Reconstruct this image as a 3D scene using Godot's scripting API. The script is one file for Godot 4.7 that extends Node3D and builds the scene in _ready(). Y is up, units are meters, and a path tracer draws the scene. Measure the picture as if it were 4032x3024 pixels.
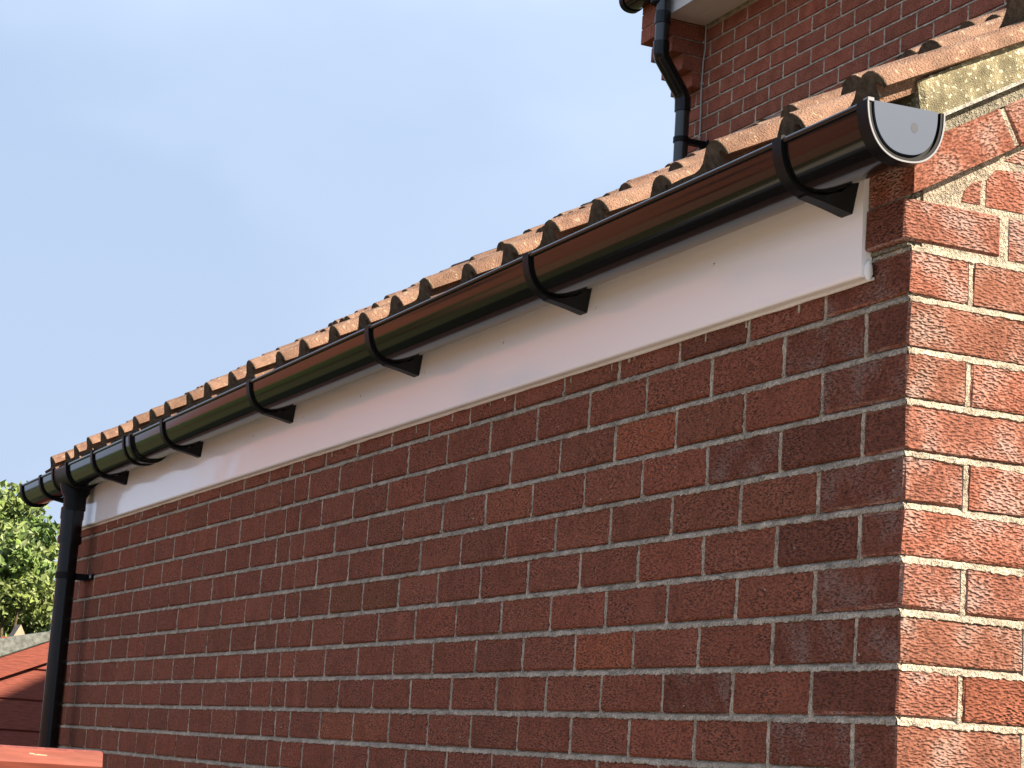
extends Node3D

const C := 0.075            # one brick course
var rng := RandomNumberGenerator.new()
var M := {}
var used := {}

# ---------------------------------------------------------------- mesh builder
class MB:
	var st := SurfaceTool.new()
	var n := 0
	func _init() -> void:
		st.begin(Mesh.PRIMITIVE_TRIANGLES)
	func tri(a: Vector3, b: Vector3, c: Vector3, out: Vector3, na = null, nb = null, nc = null) -> void:
		var g := (b - a).cross(c - a)
		if g.length_squared() < 1e-16:
			return
		g = g.normalized()
		if g.dot(out) < 0.0:
			g = -g
		else:
			var t := b; b = c; c = t
			var tn = nb; nb = nc; nc = tn
		st.set_normal(g if na == null else na); st.add_vertex(a)
		st.set_normal(g if nb == null else nb); st.add_vertex(b)
		st.set_normal(g if nc == null else nc); st.add_vertex(c)
		n += 1
	func quad(a: Vector3, b: Vector3, c: Vector3, d: Vector3, out: Vector3, na = null, nb = null, nc = null, nd = null) -> void:
		tri(a, b, c, out, na, nb, nc)
		tri(a, c, d, out, na, nc, nd)
	func cn(lo: Vector3, hi: Vector3, x: int, y: int, z: int) -> Vector3:
		return Vector3(hi.x if x else lo.x, hi.y if y else lo.y, hi.z if z else lo.z)
	func box(lo: Vector3, hi: Vector3) -> void:
		quad(cn(lo, hi, 0, 0, 1), cn(lo, hi, 1, 0, 1), cn(lo, hi, 1, 1, 1), cn(lo, hi, 0, 1, 1), Vector3.BACK)
		quad(cn(lo, hi, 0, 0, 0), cn(lo, hi, 1, 0, 0), cn(lo, hi, 1, 1, 0), cn(lo, hi, 0, 1, 0), Vector3.FORWARD)
		quad(cn(lo, hi, 0, 0, 0), cn(lo, hi, 0, 0, 1), cn(lo, hi, 0, 1, 1), cn(lo, hi, 0, 1, 0), Vector3.LEFT)
		quad(cn(lo, hi, 1, 0, 0), cn(lo, hi, 1, 0, 1), cn(lo, hi, 1, 1, 1), cn(lo, hi, 1, 1, 0), Vector3.RIGHT)
		quad(cn(lo, hi, 0, 1, 0), cn(lo, hi, 1, 1, 0), cn(lo, hi, 1, 1, 1), cn(lo, hi, 0, 1, 1), Vector3.UP)
		quad(cn(lo, hi, 0, 0, 0), cn(lo, hi, 1, 0, 0), cn(lo, hi, 1, 0, 1), cn(lo, hi, 0, 0, 1), Vector3.DOWN)
	# a box with chamfered edges, every corner point moved a little
	func brick(s: Vector3, ch: float, jit: float, r: RandomNumberGenerator, at := Vector3.ZERO, front: MB = null) -> void:
		var h := s * 0.5
		var v := {}
		for x in [-1, 1]:
			for y in [-1, 1]:
				for z in [-1, 1]:
					for ax in 3:
						var p := Vector3(x * h.x, y * h.y, z * h.z)
						for k in 3:
							if k != ax:
								p[k] -= sign(p[k]) * ch * r.randf_range(0.6, 1.5)
						v[Vector4i(x, y, z, ax)] = at + p + Vector3(r.randf_range(-jit, jit), r.randf_range(-jit, jit), r.randf_range(-jit, jit) * 0.4)
		for ax in 3:
			var b := (ax + 1) % 3
			var c := (ax + 2) % 3
			for s1 in [-1, 1]:
				var q: Array[Vector3] = []
				for w in [[-1, -1], [1, -1], [1, 1], [-1, 1]]:
					var k := Vector4i(0, 0, 0, ax)
					k[ax] = s1; k[b] = w[0]; k[c] = w[1]
					q.append(v[k])
				var o := Vector3.ZERO; o[ax] = s1
				if front != null and ax == 2 and s1 == 1:
					front.quad(q[0], q[1], q[2], q[3], o)
				else:
					quad(q[0], q[1], q[2], q[3], o)
			# edges along ax
			for sb in [-1, 1]:
				for sc in [-1, 1]:
					var q: Array[Vector3] = []
					for w in [[-1, b], [1, b], [1, c], [-1, c]]:
						var k := Vector4i(0, 0, 0, w[1])
						k[ax] = w[0]; k[b] = sb; k[c] = sc
						q.append(v[k])
					var o := Vector3.ZERO; o[b] = sb; o[c] = sc
					quad(q[0], q[1], q[2], q[3], o)
		for x in [-1, 1]:
			for y in [-1, 1]:
				for z in [-1, 1]:
					tri(v[Vector4i(x, y, z, 0)], v[Vector4i(x, y, z, 1)], v[Vector4i(x, y, z, 2)], Vector3(x, y, z))
	# closed profile (counter-clockwise or not) in u,v swept between two offsets of w; fr maps (u, v, w)
	func prism(poly: PackedVector2Array, w0: float, w1: float, fr: Transform3D, smooth := false) -> void:
		var m := poly.size()
		var area := 0.0
		for i in m:
			area += poly[i].cross(poly[(i + 1) % m])
		var sgn := 1.0 if area > 0 else -1.0
		var nrm := PackedVector2Array()
		for i in m:
			var e := poly[(i + 1) % m] - poly[i]
			nrm.append(Vector2(e.y, -e.x).normalized() * sgn)
		for i in m:
			var j := (i + 1) % m
			var a := fr * Vector3(poly[i].x, poly[i].y, w0)
			var b := fr * Vector3(poly[j].x, poly[j].y, w0)
			var c := fr * Vector3(poly[j].x, poly[j].y, w1)
			var d := fr * Vector3(poly[i].x, poly[i].y, w1)
			var o := fr.basis * Vector3(nrm[i].x, nrm[i].y, 0)
			if smooth:
				var pa := nrm[(i + m - 1) % m]
				var pb := nrm[j]
				var na := (nrm[i] + pa).normalized() if nrm[i].dot(pa) > 0.5 else nrm[i]
				var nb := (nrm[i] + pb).normalized() if nrm[i].dot(pb) > 0.5 else nrm[i]
				var va := (fr.basis * Vector3(na.x, na.y, 0)).normalized()
				var vb := (fr.basis * Vector3(nb.x, nb.y, 0)).normalized()
				quad(a, b, c, d, o, va, vb, vb, va)
			else:
				quad(a, b, c, d, o)
		var t := Geometry2D.triangulate_polygon(poly)
		for k in range(0, t.size(), 3):
			for e in [[w0, -1.0], [w1, 1.0]]:
				tri(fr * Vector3(poly[t[k]].x, poly[t[k]].y, e[0]), fr * Vector3(poly[t[k + 1]].x, poly[t[k + 1]].y, e[0]), fr * Vector3(poly[t[k + 2]].x, poly[t[k + 2]].y, e[0]), fr.basis * Vector3(0, 0, e[1] * signf(w1 - w0)))
	func tube(path: Array, radii: Array, seg: int, caps := true) -> void:
		var rings := []
		var cs := []
		var up := Vector3(0.13, 0.2, 0.97)
		for i in path.size():
			var d: Vector3 = (path[mini(i + 1, path.size() - 1)] - path[maxi(i - 1, 0)]).normalized()
			var x := up.cross(d)
			if x.length() < 0.1:
				x = Vector3.RIGHT.cross(d)
			x = x.normalized()
			var y := d.cross(x)
			var ring := []
			var cd := []
			for k in seg:
				var a := TAU * k / seg
				var o := x * cos(a) + y * sin(a)
				cd.append(o)
				ring.append(path[i] + o * radii[i])
			rings.append(ring); cs.append(cd)
		for i in path.size() - 1:
			for k in seg:
				var l := (k + 1) % seg
				quad(rings[i][k], rings[i][l], rings[i + 1][l], rings[i + 1][k], cs[i][k] + cs[i][l], cs[i][k], cs[i][l], cs[i + 1][l], cs[i + 1][k])
		if caps:
			for e in [0, path.size() - 1]:
				var d: Vector3 = (path[1] - path[0]) if e == 0 else (path[e - 1] - path[e])
				for k in seg:
					tri(path[e], rings[e][k], rings[e][(k + 1) % seg], -d)
	func mesh() -> ArrayMesh:
		return st.commit()

# ---------------------------------------------------------------- naming
func numbered(parent: Node, called: String) -> String:
	var key := str(parent.get_instance_id()) + called
	var k: int = used.get(key, 0)
	used[key] = k + 1
	return called if k == 0 else "%s_%03d" % [called, k]

func thing(called: String, label: String, category: String, at := Vector3.ZERO, group := "") -> Node3D:
	var o := Node3D.new()
	o.name = numbered(self, called)
	add_child(o, true)
	o.position = at
	o.set_meta("label", label)
	o.set_meta("category", category)
	if group:
		o.set_meta("group", group)
	return o

func put(called: String, mesh: Mesh, mat: Material, parent: Node, tr := Transform3D.IDENTITY) -> MeshInstance3D:
	var o := MeshInstance3D.new()
	o.name = numbered(parent, called)
	o.mesh = mesh
	o.material_override = mat
	o.transform = tr
	parent.add_child(o, true)
	return o

func structure(called: String, mesh: Mesh, mat: Material) -> void:
	put(called, mesh, mat, self).set_meta("kind", "structure")

# ---------------------------------------------------------------- textures
func noise(sd: int, freq: float, oct := 3, kind := FastNoiseLite.TYPE_SIMPLEX_SMOOTH, ridged := false) -> FastNoiseLite:
	var f := FastNoiseLite.new()
	f.seed = sd; f.frequency = freq; f.noise_type = kind
	f.fractal_type = FastNoiseLite.FRACTAL_RIDGED if ridged else FastNoiseLite.FRACTAL_FBM
	f.fractal_octaves = oct
	return f

func gray(f: FastNoiseLite, w: int, h: int, rw: int, rh: int) -> PackedByteArray:
	var im := f.get_seamless_image(w, h, false, false, 0.12)
	im.convert(Image.FORMAT_L8)
	if w != rw or h != rh:
		im.resize(rw, rh, Image.INTERPOLATE_CUBIC)
	return im.get_data()

func tex_gray(d: PackedByteArray, n: int) -> ImageTexture:
	return ImageTexture.create_from_image(Image.create_from_data(n, n, false, Image.FORMAT_L8, d))

func tex_rgb(d: PackedByteArray, n: int) -> ImageTexture:
	return ImageTexture.create_from_image(Image.create_from_data(n, n, false, Image.FORMAT_RGB8, d))

func mat(called: String, lin: Color, rough: float, spec := 0.5) -> StandardMaterial3D:
	var m := StandardMaterial3D.new()
	m.resource_name = called
	m.albedo_color = lin.linear_to_srgb()
	m.roughness = rough
	m.metallic_specular = spec
	return m

func tri_map(m: StandardMaterial3D, period: float, world := true, off := Vector3.ZERO) -> void:
	m.uv1_triplanar = true
	m.uv1_world_triplanar = world
	m.uv1_scale = Vector3.ONE / period
	m.uv1_offset = off
	m.uv1_triplanar_sharpness = 8.0

func relief(m: StandardMaterial3D, t: Texture2D, cm: float) -> void:
	m.heightmap_enabled = true
	m.heightmap_texture = t
	m.heightmap_scale = cm

func make_materials() -> void:
	var N := 1024
	# creased clay: short wavy horizontal folds
	var f := noise(11, 0.36, 2)
	f.domain_warp_enabled = true; f.domain_warp_amplitude = 3.5; f.domain_warp_frequency = 0.04
	var crease := gray(f, 310, N, N, N)
	var fine := gray(noise(5, 0.30, 2), N, N, N, N)
	var blot := gray(noise(8, 0.012, 3), N, N, N, N)
	var pit := gray(noise(21, 0.09, 2), N, N, N, N)
	var h := PackedByteArray(); h.resize(N * N)
	var colA := PackedByteArray(); colA.resize(N * N * 3)
	var colB := PackedByteArray(); colB.resize(N * N * 3)
	var bed := PackedByteArray(); bed.resize(N * N)
	var colM := PackedByteArray(); colM.resize(N * N * 3)
	for i in N * N:
		var c := crease[i] / 255.0
		var n := fine[i] / 255.0
		var b := blot[i] / 255.0
		var p := pit[i] / 255.0
		var strength := clampf((b - 0.20) * 2.0, 0.5, 1.0)
		var hh := 0.5 + (smoothstep(0.34, 0.60, c) - 0.5) * 0.85 * strength + (n - 0.5) * 0.22
		h[i] = int(clampf(hh, 0, 1) * 255.0)
		# colour: a red clay, darker in fold lines, a pale lime bloom on raised grain
		var v := 0.84 + 0.30 * (n - 0.5) + 0.22 * (b - 0.5) + 0.10 * (c - 0.5)
		v *= 1.0 - 0.24 * smoothstep(0.62, 0.85, p)
		v *= 1.0 - 0.44 * strength * (1.0 - smoothstep(0.26, 0.44, c))
		var bl := smoothstep(0.36, 0.74, b * 0.62 + c * 0.30 + (n - 0.5) * 0.30)
		var speck := smoothstep(0.86, 0.93, n) * 0.35
		var q := i * 3
		for k in 2:
			var w := clampf(bl * (0.08 if k == 0 else 0.80) + speck * (0.6 if k == 0 else 1.0), 0, 1)
			var r := lerpf(v, 0.96, w)
			var g := lerpf(v, 1.30, w)
			var bb := lerpf(v, 1.50, w)
			var dst := colA if k == 0 else colB
			dst[q] = int(clampf(r, 0, 1) * 255.0)
			# stored so that the tint's red, green and blue keep their ratio; the bloom is greyer
			dst[q + 1] = int(clampf(g * 0.66, 0, 1) * 255.0)
			dst[q + 2] = int(clampf(bb * 0.6, 0, 1) * 255.0)
		var g2 := (n - 0.5) * 0.9 + (p - 0.5) * 0.7
		bed[i] = int(clampf(0.5 + g2, 0, 1) * 255.0)
		var mv := 0.78 + 0.60 * (n - 0.5) + 0.34 * (b - 0.5) + 0.34 * (p - 0.5)
		colM[q] = int(clampf(mv, 0, 1) * 255.0)
		colM[q + 1] = int(clampf(mv * 0.985, 0, 1) * 255.0)
		colM[q + 2] = int(clampf(mv * 0.96, 0, 1) * 255.0)
	var t_h := tex_gray(h, N)
	var t_a := tex_rgb(colA, N)
	var t_b := tex_rgb(colB, N)
	var t_bed := tex_gray(bed, N)
	var t_m := tex_rgb(colM, N)

	# tints: texture green and blue carry 0.57 and 0.5 (sRGB) of the red already
	var tints := [Color(1, 1, 1), Color(.93, .92, .92), Color(1.07, 1.0, .97), Color(.88, .90, .87), Color(.97, .94, .92), Color(1.02, 1.03, 1.01), Color(.92, .88, .87), Color(1.25, 1.12, .95)]
	M.brick = []
	for k in 12:
		var t: Color = tints[k % tints.size()]
		var m := mat("red_brick", Color(0.385 * t.r, 0.325 * t.g, 0.235 * t.b) if k < 8 else Color(0.42 * t.r, 0.405 * t.g, 0.33 * t.b), 0.9, 0.35)
		m.albedo_texture = t_b if k >= 8 else t_a
		tri_map(m, 1.3, true, Vector3(0.13 * k, 0.29 * k, 0.41 * k))
		relief(m, t_h, 0.46 if k < 8 else 0.46)
		M.brick.append(m)
	M.brick_rake = mat("red_brick", Color(0.40, 0.36, 0.28), 0.9, 0.35)
	M.brick_rake.albedo_texture = t_b
	tri_map(M.brick_rake, 1.3, false, Vector3(0.31, 0.17, 0.6))
	relief(M.brick_rake, t_h, 0.36)
	M.brick_burnt = []
	for k in 2:
		var m := mat("burnt_brick", [Color(0.24, 0.215, 0.165), Color(0.27, 0.23, 0.175)][k], 0.9, 0.3)
		m.albedo_texture = t_b if k else t_a
		tri_map(m, 1.3, true, Vector3(0.4, 0.2 + k * 0.3, 0.7))
		relief(m, t_h, 0.42)
		M.brick_burnt.append(m)
	M.brick_warm = mat("warm_red_brick", Color(0.425, 0.35, 0.225), 0.9, 0.35)
	M.brick_warm.albedo_texture = t_a
	tri_map(M.brick_warm, 1.3)
	relief(M.brick_warm, t_h, 0.4)
	M.brick_dark = mat("dark_brick", Color(0.30, 0.285, 0.19), 0.9, 0.3)
	M.brick_dark.albedo_texture = t_a
	tri_map(M.brick_dark, 1.3)
	relief(M.brick_dark, t_h, 0.3)
	M.house_brick = []
	for k in 5:
		var t: Color = tints[k]
		var m := mat("house_brick", Color(0.53 * t.r, 0.44 * t.g, 0.325 * t.b), 0.9, 0.35)
		m.albedo_texture = t_a
		tri_map(m, 1.3, true, Vector3(0.21 * k, 0.33 * k, 0.1))
		relief(m, t_h, 0.2)
		M.house_brick.append(m)
	M.mortar = mat("mortar", Color(0.67, 0.595, 0.495), 0.95, 0.3)
	M.mortar.albedo_texture = t_m
	tri_map(M.mortar, 0.7)
	relief(M.mortar, t_bed, 0.35)
	M.house_mortar = mat("house_mortar", Color(0.80, 0.70, 0.58), 0.95, 0.3)
	M.house_mortar.albedo_texture = t_m
	tri_map(M.house_mortar, 0.7)
	M.bedding = mat("bedding_mortar", Color(0.40, 0.38, 0.31), 0.95, 0.3)
	M.bedding.albedo_texture = t_m
	tri_map(M.bedding, 0.9)
	relief(M.bedding, t_bed, 0.4)

	# concrete roof tile, verge mortar with lichen, fibre board
	var S := 512
	var g1 := gray(noise(31, 0.35, 2), S, S, S, S)
	var g2b := gray(noise(32, 0.02, 3), S, S, S, S)
	var g3 := gray(noise(33, 0.085, 2), S, S, S, S)
	var ct := PackedByteArray(); ct.resize(S * S * 3)
	var cv := PackedByteArray(); cv.resize(S * S * 3)
	var th := PackedByteArray(); th.resize(S * S)
	for i in S * S:
		var n := g1[i] / 255.0
		var b := g2b[i] / 255.0
		var d := g3[i] / 255.0
		var spot := smoothstep(0.76, 0.82, d + (b - 0.5) * 0.25)
		var spot2 := smoothstep(0.72, 0.77, d + (b - 0.5) * 0.30)
		var v := 0.78 + 0.34 * (n - 0.5) + 0.30 * (b - 0.5)
		var base := Color(v, v * 0.785, v * 0.645).lerp(Color(0.62, 0.50, 0.42), smoothstep(0.55, 0.85, b) * 0.35)
		base = base.lerp(Color(0.98, 0.90, 0.74), spot * 0.75)
		var q := i * 3
		ct[q] = int(clampf(base.r, 0, 1) * 255.0); ct[q + 1] = int(clampf(base.g, 0, 1) * 255.0); ct[q + 2] = int(clampf(base.b, 0, 1) * 255.0)
		var w := 0.64 + 0.22 * (n - 0.5) + 0.30 * (b - 0.5)
		var ver := Color(w, w * 0.96, w * 0.81).lerp(Color(1, 0.99, 0.9), spot2)
		cv[q] = int(clampf(ver.r, 0, 1) * 255.0); cv[q + 1] = int(clampf(ver.g, 0, 1) * 255.0); cv[q + 2] = int(clampf(ver.b, 0, 1) * 255.0)
		th[i] = int(clampf(0.5 + (n - 0.5) * 0.9, 0, 1) * 255.0)
	var t_t := tex_rgb(ct, S)
	var t_v := tex_rgb(cv, S)
	var t_th := tex_gray(th, S)
	M.tile = []
	for k in 4:
		var m := mat("roof_tile", [Color(.455, .46, .475), Color(.39, .39, .405), Color(.49, .505, .53), Color(.43, .425, .455)][k], 0.92, 0.3)
		m.albedo_texture = t_t
		tri_map(m, 0.62, true, Vector3(0.3 * k, 0.5 * k, 0.2 * k))
		relief(m, t_th, 0.35)
		M.tile.append(m)
	M.tile_nose = mat("shaded_mossy_tile_end", Color(0.30, 0.24, 0.175), 0.95, 0.2)  # moss, plus the shade of the end faces darkened into the colour
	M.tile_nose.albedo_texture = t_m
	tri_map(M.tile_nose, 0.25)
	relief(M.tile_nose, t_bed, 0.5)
	M.verge = mat("verge_mortar", Color(0.62, 0.60, 0.55), 0.95, 0.3)
	M.verge.albedo_texture = t_v
	tri_map(M.verge, 0.45, true, Vector3(0.2, 0.63, 0.1))
	relief(M.verge, t_th, 0.25)
	M.undercloak = mat("fibre_board", Color(0.72, 0.70, 0.64), 0.9, 0.3)
	M.undercloak.albedo_texture = t_m
	tri_map(M.undercloak, 0.9)

	M.fascia = mat("white_pvc", Color(0.925, 0.92, 0.935), 0.10, 0.6)
	var sm := noise(41, 0.012, 2)
	var smn := gray(sm, 256, 256, 256, 256)
	relief(M.fascia, tex_gray(smn, 256), 0.08)
	tri_map(M.fascia, 0.9)
	M.caulk = mat("white_sealant", Color(0.82, 0.82, 0.80), 0.45)
	M.gutter = mat("black_pvc", Color(0.006, 0.0055, 0.0055), 0.12, 0.42)
	M.bracket = mat("black_plastic", Color(0.005, 0.0055, 0.0065), 0.42, 0.28)
	M.cap = mat("weathered_pvc_painted_sheen", Color(0.070, 0.094, 0.140), 0.5, 0.30)  # dusty black plastic, its sky and sun sheen painted in as grey blue
	M.cap_mark = mat("weathered_pvc_painted_sheen", Color(0.058, 0.068, 0.09), 0.5, 0.3)
	M.cap_lip = mat("weathered_pvc_painted_sheen", Color(0.22, 0.235, 0.26), 0.45, 0.4)  # pale grey paints the highlight along the rim
	M.pipe = mat("black_pvc_pipe", Color(0.006, 0.006, 0.0065), 0.22, 0.4)
	M.house_pipe = mat("black_pvc_pipe", Color(0.010, 0.0105, 0.0115), 0.30, 0.62)
	M.cable = mat("grey_cable", Color(0.48, 0.45, 0.42), 0.6)
	M.soffit = mat("white_soffit", Color(0.86, 0.83, 0.80), 0.6)
	M.house_fascia = mat("white_board", Color(0.8, 0.8, 0.8), 0.4)

	# timber
	var wood := gray(noise(51, 0.11, 4), 512, 72, 512, 512)
	var wc := PackedByteArray(); wc.resize(512 * 512 * 3)
	for i in 512 * 512:
		var v := 0.80 + 0.20 * (wood[i] / 255.0 - 0.5)
		for k in 3:
			wc[i * 3 + k] = int(clampf(v, 0, 1) * 255.0)
	var wood2 := gray(noise(53, 0.11, 4), 72, 512, 512, 512)
	var wc2 := PackedByteArray(); wc2.resize(512 * 512 * 3)
	for i in 512 * 512:
		var v := 0.80 + 0.20 * (wood2[i] / 255.0 - 0.5)
		for k in 3:
			wc2[i * 3 + k] = int(clampf(v, 0, 1) * 255.0)
	M.red_board = mat("red_stained_timber", Color(0.39, 0.10, 0.066), 0.62, 0.4)
	M.red_board.albedo_texture = tex_rgb(wc2, 512)
	tri_map(M.red_board, 0.8)
	relief(M.red_board, tex_gray(wood2, 512), 0.10)
	var t_w := tex_rgb(wc, 512)
	var t_wh := tex_gray(wood, 512)
	M.red_wood = mat("red_stained_timber", Color(0.37, 0.098, 0.064), 0.7, 0.4)
	M.pale_wood = mat("bare_timber", Color(0.62, 0.50, 0.36), 0.8, 0.3)
	M.brown_wood = mat("brown_stained_timber", Color(0.50, 0.25, 0.16), 0.8, 0.3)
	for m in [M.red_wood, M.pale_wood, M.brown_wood]:
		m.albedo_texture = t_w
		tri_map(m, 0.8)
		relief(m, t_wh, 0.15)
	M.green_wood = mat("weathered_timber", Color(0.10, 0.11, 0.075), 0.9, 0.3)
	M.green_wood.albedo_texture = t_w
	tri_map(M.green_wood, 0.5)
	M.chip = mat("bare_timber", Color(0.60, 0.32, 0.22), 0.85, 0.3)
	M.felt = mat("grey_roof_felt", Color(0.30, 0.33, 0.32), 0.95, 0.3)
	M.felt.albedo_texture = t_m
	tri_map(M.felt, 0.6)
	M.added_dark_strip = mat("added_dark_strip", Color(0.09, 0.07, 0.05), 0.95, 0.2)  # dark ground colour chosen to keep the gutter underside reflection black
	M.added_bounce_paving = mat("added_bounce_paving", Color(0.76, 0.69, 0.59), 0.95, 0.3)  # pale ground colour chosen to throw light back on the shaded wall
	M.added_bounce_paving.albedo_texture = t_m
	tri_map(M.added_bounce_paving, 2.7)
	M.grass = mat("grass", Color(0.095, 0.105, 0.042), 0.95, 0.3)
	M.grass.albedo_texture = t_m
	tri_map(M.grass, 1.9)
	M.bark = mat("bark", Color(0.20, 0.16, 0.11), 0.95, 0.3)
	M.bark.albedo_texture = t_m
	tri_map(M.bark, 0.5)
	M.leaf = mat("leaf", Color(1, 1, 1), 0.5, 0.4)
	M.leaf.vertex_color_use_as_albedo = true
	M.leaf.backlight = Color(0.5, 0.62, 0.25)
	M.roof_plain = mat("house_roof", Color(0.16, 0.09, 0.06), 0.9, 0.3)
	M.roof_plain.albedo_texture = t_m
	tri_map(M.roof_plain, 1.1)

# ---------------------------------------------------------------- brickwork
# Mortar of a wall face: bed joints struck to a slope, upright joints nearly flush, both with a ragged edge.
# fr: x along the wall, y up, z out of the wall.
func mortar_face(mb: MB, fr: Transform3D, u0: float, u1: float, joints: Array, perps: Dictionary, step := 0.006) -> void:
	var nz := noise(77, 1.0, 2)
	var back := fr * Vector3(0, 0, -0.0075)
	var yb: float = joints[0]
	var yt: float = joints[-1]
	mb.quad(fr * Vector3(u0, yb, -0.0075), fr * Vector3(u1, yb, -0.0075), fr * Vector3(u1, yt, -0.0075), fr * Vector3(u0, yt, -0.0075), fr.basis.z)
	for ji in joints.size():
		var y: float = joints[ji]
		var cols := int(ceil((u1 - u0) / step))
		var prev := []
		for i in cols + 1:
			var u := minf(u0 + i * step, u1)
			var a := nz.get_noise_2d(u * 95.0, y * 300.0)
			var b := nz.get_noise_2d(u * 110.0 + 400.0, y * 300.0)
			var c := nz.get_noise_2d(u * 9.0 + 900.0, y * 210.0)
			var row := [
				fr * Vector3(u, y - 0.0076 - 0.0030 * maxf(a, -0.5) - 0.0014 * c, -0.0040),
				fr * Vector3(u, y - 0.0066 - 0.0036 * maxf(a, -0.5) - 0.0014 * c, 0.0010 + 0.0016 * a + 0.0006 * c),
				fr * Vector3(u, y + 0.0004 + 0.0012 * b, -0.0010 + 0.0014 * b),
				fr * Vector3(u, y + 0.0052 + 0.0014 * b, -0.0070 + 0.0012 * b),
				fr * Vector3(u, y + 0.0078, -0.0095)]
			if i > 0:
				for k in 4:
					mb.quad(prev[k], row[k], row[k + 1], prev[k + 1], fr.basis.z)
			prev = row
	for ji in joints.size() - 1:
		var y0: float = joints[ji]
		var y1: float = joints[ji + 1]
		for u in perps.get(ji, []):
			var prev := []
			for i in 11:
				var y := lerpf(y0, y1, i / 10.0)
				var a := nz.get_noise_2d(y * 120.0, u * 330.0)
				var b := nz.get_noise_2d(y * 120.0 + 300.0, u * 330.0)
				var row := [
					fr * Vector3(u - 0.0064, y, -0.0075),
					fr * Vector3(u - 0.0040 - 0.0020 * a, y, -0.0010 + 0.0012 * a),
					fr * Vector3(u + 0.0038 + 0.0020 * b, y, -0.0016 + 0.0012 * b),
					fr * Vector3(u + 0.0064, y, -0.0075)]
				if i > 0:
					for k in 3:
						mb.quad(prev[k], row[k], row[k + 1], prev[k + 1], fr.basis.z)
				prev = row

var brick_cache := {}
func brick_mesh(sx: float, sz: float, variant: int) -> Mesh:
	var key := Vector3(snappedf(sx, 0.0005), snappedf(sz, 0.0005), variant)
	if not brick_cache.has(key):
		var mb := MB.new()
		mb.brick(Vector3(sx, 0.0635, sz), 0.0022, 0.0011, rng)
		brick_cache[key] = mb.mesh()
	return brick_cache[key]

func side_perps(k: int) -> Array:
	var p := []
	if posmod(k, 2) == 0:
		for i in 12:
			p.append(-0.1075 - 0.225 * i)
		p.append(-2.695)
		for i in range(12, 24):
			p.append(-0.1075 - 0.225 * i)
	else:
		for i in 11:
			p.append(-0.22 - 0.225 * i)
		p.append(-2.635); p.append(-2.7475); p.append(-2.92)
		for i in range(13, 23):
			p.append(-0.22 - 0.225 * i)
	return p

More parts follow.
